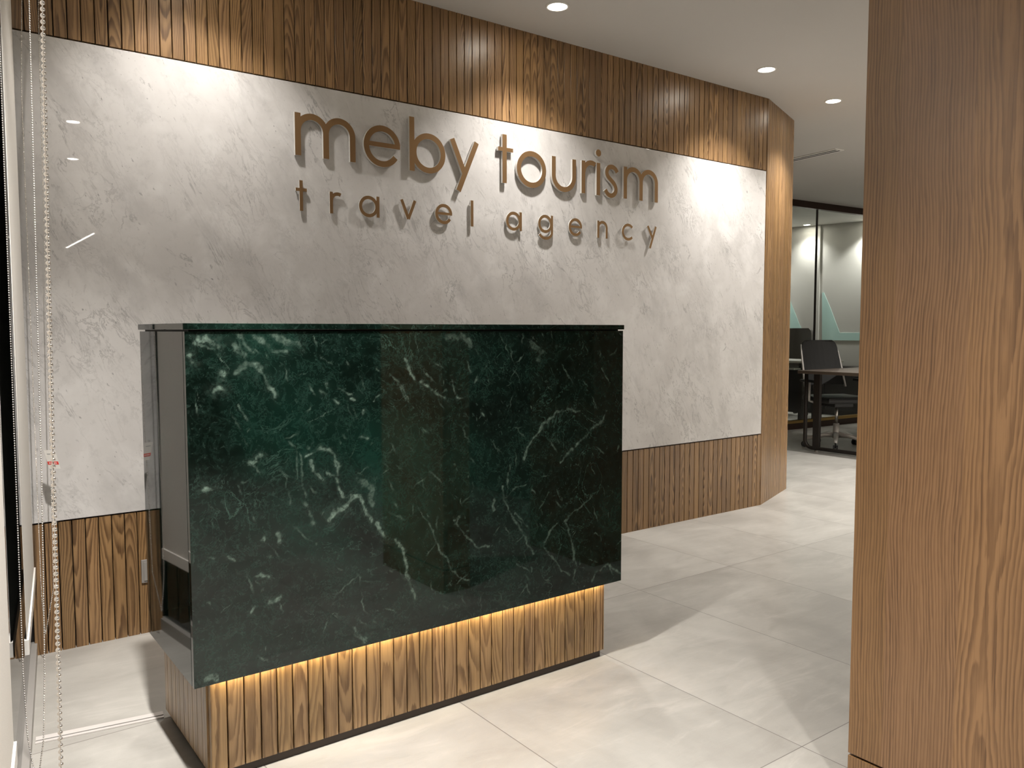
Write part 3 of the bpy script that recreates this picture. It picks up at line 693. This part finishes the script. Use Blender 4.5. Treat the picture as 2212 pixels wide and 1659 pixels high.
b3 = thing('roller_blind', 'rolled-up white roller blind between the two lowered ones, with a long bead chain', 'roller blind', (fx(-1.15), -1.15, 2.5), group='white roller blinds along the glazed facade')
b_ = bmesh.new(); add_tube(b_, [(fx(-1.48, 0), -1.48, 2.535), (fx(-.82, 0), -.82, 2.535)], .03, 16); child('roller', b_, M_BLIND, b3, True)
for y in (-1.48, -.82):
    b_ = bmesh.new(); add_prism(b_, [(fx(y, -.03), y-.004), (fx(y, .03), y-.004), (fx(y, .03), y+.004), (fx(y, -.03), y+.004)], 2.495, H)
    child('bracket', b_, M_WHITE, b3)
ch1 = chain(b1, [(.352, -.063, 2.5), (.332, -.0425, 1.972), (.3245, -.106, .56), (.3245, -.106, .26)], [(.405, -.004-.02, 2.5), (.393, -.02, 2.229), (.3665, -.095, .52), (.3625, -.097, .26)], (.333, -.095, .104))
ch2 = chain(b3, [(.212, -.83, 2.5), (.204, -.86, 1.679), (.190, -.963, .309), (.192, -.98, .16)], [(.283, -.86, 2.5), (.269, -.884, 1.964), (.246, -.966, .777), (.233, -.995, .309), (.224, -1.003, .14)], (.207, -.995, -.0+.02), sub=1)
ch3 = chain(b2, [(.055, -2.30, 2.5), (.045, -2.39, .62)], [(.130, -2.33, 2.5), (.113, -2.351, 1.462), (.104, -2.378, 1.055), (.0975, -2.402, .72), (.096, -2.405, .62)], (.070, -2.40, .50), sub=2)
# warning tag on the far chain
t0 = bmesh.new()
tagp = Vector((.3625, -.110, .742)); ux = Vector((.86, -.5, 0)).normalized(); dn = Vector((0, 0, -1))*.97 + ux*.24
def quad(bm, s0, s1, d0, d1, off, mi, th=.0004):
    nrm = ux.cross(Vector((0, 0, 1))).normalized()
    if nrm.y > 0: nrm = -nrm
    v = [tagp + ux*s + dn*d + nrm*off for s, d in ((s0, d0), (s1, d0), (s1, d1), (s0, d1))]; v2 = [q - nrm*th for q in v]
    a = [bm.verts.new(q) for q in v]; b = [bm.verts.new(q) for q in v2]
    bm.faces.new(a).material_index = mi; bm.faces.new(b[::-1]).material_index = mi
    for i in range(4): bm.faces.new((a[i], b[i], b[(i+1) % 4], a[(i+1) % 4])).material_index = mi
quad(t0, -.016, .020, 0, .066, 0, 0, .0008)
quad(t0, -.0155, .0195, .040, .051, .0006, 1); quad(t0, -.009, .013, .012, .0145, .0006, 2)
for k in range(5): quad(t0, -.010+.005*k, -.0075+.005*k, .043, .0485, .0011, 0)
tg = obj('warning_tag', t0, [M_WHITE, M_RED, M_GREYINK], ch1); tg.matrix_parent_inverse = Matrix.Identity(4)
tg['label'] = 'small white paper tag with a red band'

# ================================================================== OFFICE FURNITURE
def round_frame(bm, pts, r): add_tube(bm, pts, r, 10)
# meeting table: leg frame in the YZ plane at the near short end
tb = thing('meeting_table', 'dark-topped meeting table on a rounded steel loop frame in the open office', 'table', (6.82, .9, 0))
child('tabletop', box(6.75, 8.55, -.12, 1.30, .735, .765, .004), M_TABLE, tb)
def loopframe(x):
    r_ = .075; pts = [(x, 1.255, .735)]
    pts += [(x, 1.255-r_+r_*math.cos(a), .03+r_-r_*math.sin(a)) for a in [i*PI/16 for i in range(9)]]
    pts += [(x, -.02+r_-r_*math.sin(a), .03+r_-r_*math.cos(a)) for a in [i*PI/16 for i in range(9)]]
    pts += [(x, -.075+.075, .735)]
    bm = bmesh.new(); add_tube(bm, [(p[0], p[1], p[2]) for p in pts], .018, 10); return bm
for x in (6.83, 8.45):
    f = child('leg_frame', loopframe(x), M_STEEL, tb, True)
    for y in (1.10, .02):
        q = obj('post', box(x-.018, x+.018, y, y+.065, .03, .735, .003), M_STEEL, f)
    bm = bmesh.new(); add_lathe(bm, [(0, 0), (.02, 0), (.02, .012), (0, .012)], x, 1.13, 14); obj('glide', bm, M_ALU, f)
bm = bmesh.new(); add_box(bm, 6.83, 8.45, .55, .60, .68, .734); child('cross_beam', bm, M_STEEL, tb)

def office_chair(name, label, loc, rotz, high=False, mat=None):
    t = thing(name, label, 'office chair', loc, rotz)
    bm = bmesh.new()
    for k in range(5):
        a = 2*PI*k/5+.35; d = Vector((math.cos(a), math.sin(a), 0))
        add_tube(bm, [Vector((0, 0, .125)), d*.12+Vector((0, 0, .120)), d*.30+Vector((0, 0, .078))], [.030, .024, .015], 8)
    add_lathe(bm, [(0, .09), (.035, .09), (.032, .16), (.028, .235), (0, .235)], seg=16)
    obj('star_base', bm, M_SILVER, t, True)
    for k in range(5):
        a = 2*PI*k/5+.35; d = Vector((math.cos(a), math.sin(a), 0)); s = Vector((-d.y, d.x, 0)); c = d*.30+Vector((0, 0, .028))
        bm = bmesh.new()
        for o_ in (-.022, .006): add_tube(bm, [c+s*o_, c+s*(o_+.016)], .028, 14)
        add_tube(bm, [c+Vector((0, 0, 0)), c+Vector((0, 0, .05))], .007, 8)
        obj('caster', bm, M_BLKPL, t)
    bm = bmesh.new(); add_tube(bm, [(0, 0, .23), (0, 0, .42)], .0145, 14); obj('gas_lift', bm, M_ALU, t, True)
    bm = bmesh.new(); add_box(bm, -.235, .235, -.23, .24, .445, .505, 0, .025); add_box(bm, -.10, .10, -.12, .12, .40, .444, 0, .008)
    obj('seat', bm, mat or M_BLKPL, t)
    # backrest: gently curved panel on a frame, leaning backwards (+y is the back)
    def panel(w0, w1, z0, z1, y0, lean, th, n=24, bow=.035):
        b = bmesh.new(); rows = []
        for i in range(n+1):
            f_ = i/n; z = z0+(z1-z0)*f_; wd = (w0+(w1-w0)*f_)/2
            if f_ > .82: wd *= math.sqrt(max(0, 1-((f_-.82)/.18)**2))*.24+.76
            yb = y0+lean*f_
            rows.append([[b.verts.new((wd*u, yb-bow*(u*u)+o_, z)) for u in (-1, -.75, -.5, -.25, 0, .25, .5, .75, 1)] for o_ in (0, th)])
        for r0, r1 in zip(rows, rows[1:]):
            for s_ in (0, 1):
                for k in range(8): b.faces.new((r0[s_][k], r0[s_][k+1], r1[s_][k+1], r1[s_][k]))
            for k in (0, 8): b.faces.new((r0[0][k], r0[1][k], r1[1][k], r1[0][k]))
        for rr in (rows[0], rows[-1]):
            for k in range(8): b.faces.new((rr[0][k], rr[0][k+1], rr[1][k+1], rr[1][k]))
        return b
    if high:
        obj('backrest', panel(.50, .44, .50, 1.17, .23, .10, .05), mat, t)
    else:
        fr = obj('backrest', panel(.44, .38, .60, 1.045, .24, .13, .012), M_MESH, t)
        for s_ in (-1, 1):
            bm = bmesh.new(); add_tube(bm, [(s_*.222, .20, .58), (s_*.216, .25, .74), (s_*.205, .31, .92), (s_*.190, .345, 1.00)], [.012, .011, .009, .007], 8)
            obj('side_rim', bm, M_SILVER, fr, True)
        bm = bmesh.new(); add_tube(bm, [(0, .06, .43), (0, .27, .46), (0, .29, .60), (0, .31, .75)], .018, 8); obj('back_support', bm, M_BLKPL, t, True)
    for s_ in (-1, 1):
        bm = bmesh.new(); add_tube(bm, [(s_*.22, .02, .44), (s_*.29, .02, .46), (s_*.29, .02, .64)], .014, 8)
        am = obj('arm_post', bm, M_SILVER if not high else M_BLKPL, t, True)
        bm = bmesh.new(); add_box(bm, s_*.29-.035, s_*.29+.035, -.12, .14, .64, .665, 0, .010); obj('arm_pad', bm, M_BLKPL, am)
    return t
office_chair('office_chair', 'black mesh-backed swivel chair with silver base at the dark meeting table', (7.25, 1.19, 0), math.radians(-25))
office_chair('office_chair', 'grey high-backed upholstered chair behind the glass partition', (9.45, 3.33, 0), math.radians(-90), True, M_GREYFAB)
# white desk behind the glass
wd = thing('work_desk', 'white-topped work desk behind the glass partition', 'desk', (9.5, 3.0, 0))
child('desktop', box(8.62, 9.25, 2.34, 3.9, .745, .770, .003), M_WHITE, wd)
child('cable_tray', box(8.64, 9.20, 2.62, 3.8, .66, .68), M_WHITE, wd)
for y in (2.60, 3.75):
    child('leg', box(8.78, 8.83, y, y+.05, 0, .745), M_STEEL, wd); child('leg', box(9.17, 9.22, y, y+.05, 0, .745), M_STEEL, wd)
child('modesty_panel', box(8.84, 8.86, 2.66, 3.74, .12, .66), M_BLKPL, wd)
cb = thing('low_cabinet', 'very dark low cabinet along the office wall behind the meeting table', 'cabinet', (9.8, 3.0, 0))
child('carcass', box(9.96, 10.27, 2.45, 3.6, .06, .66), M_STEEL, cb)
for y in (2.46, 3.03): child('door', box(9.94, 9.96, y, y+.56, .07, .65), M_BLKPL, cb)
child('plinth', box(9.99, 10.25, 2.47, 3.58, 0, .06), M_BLACK, cb)
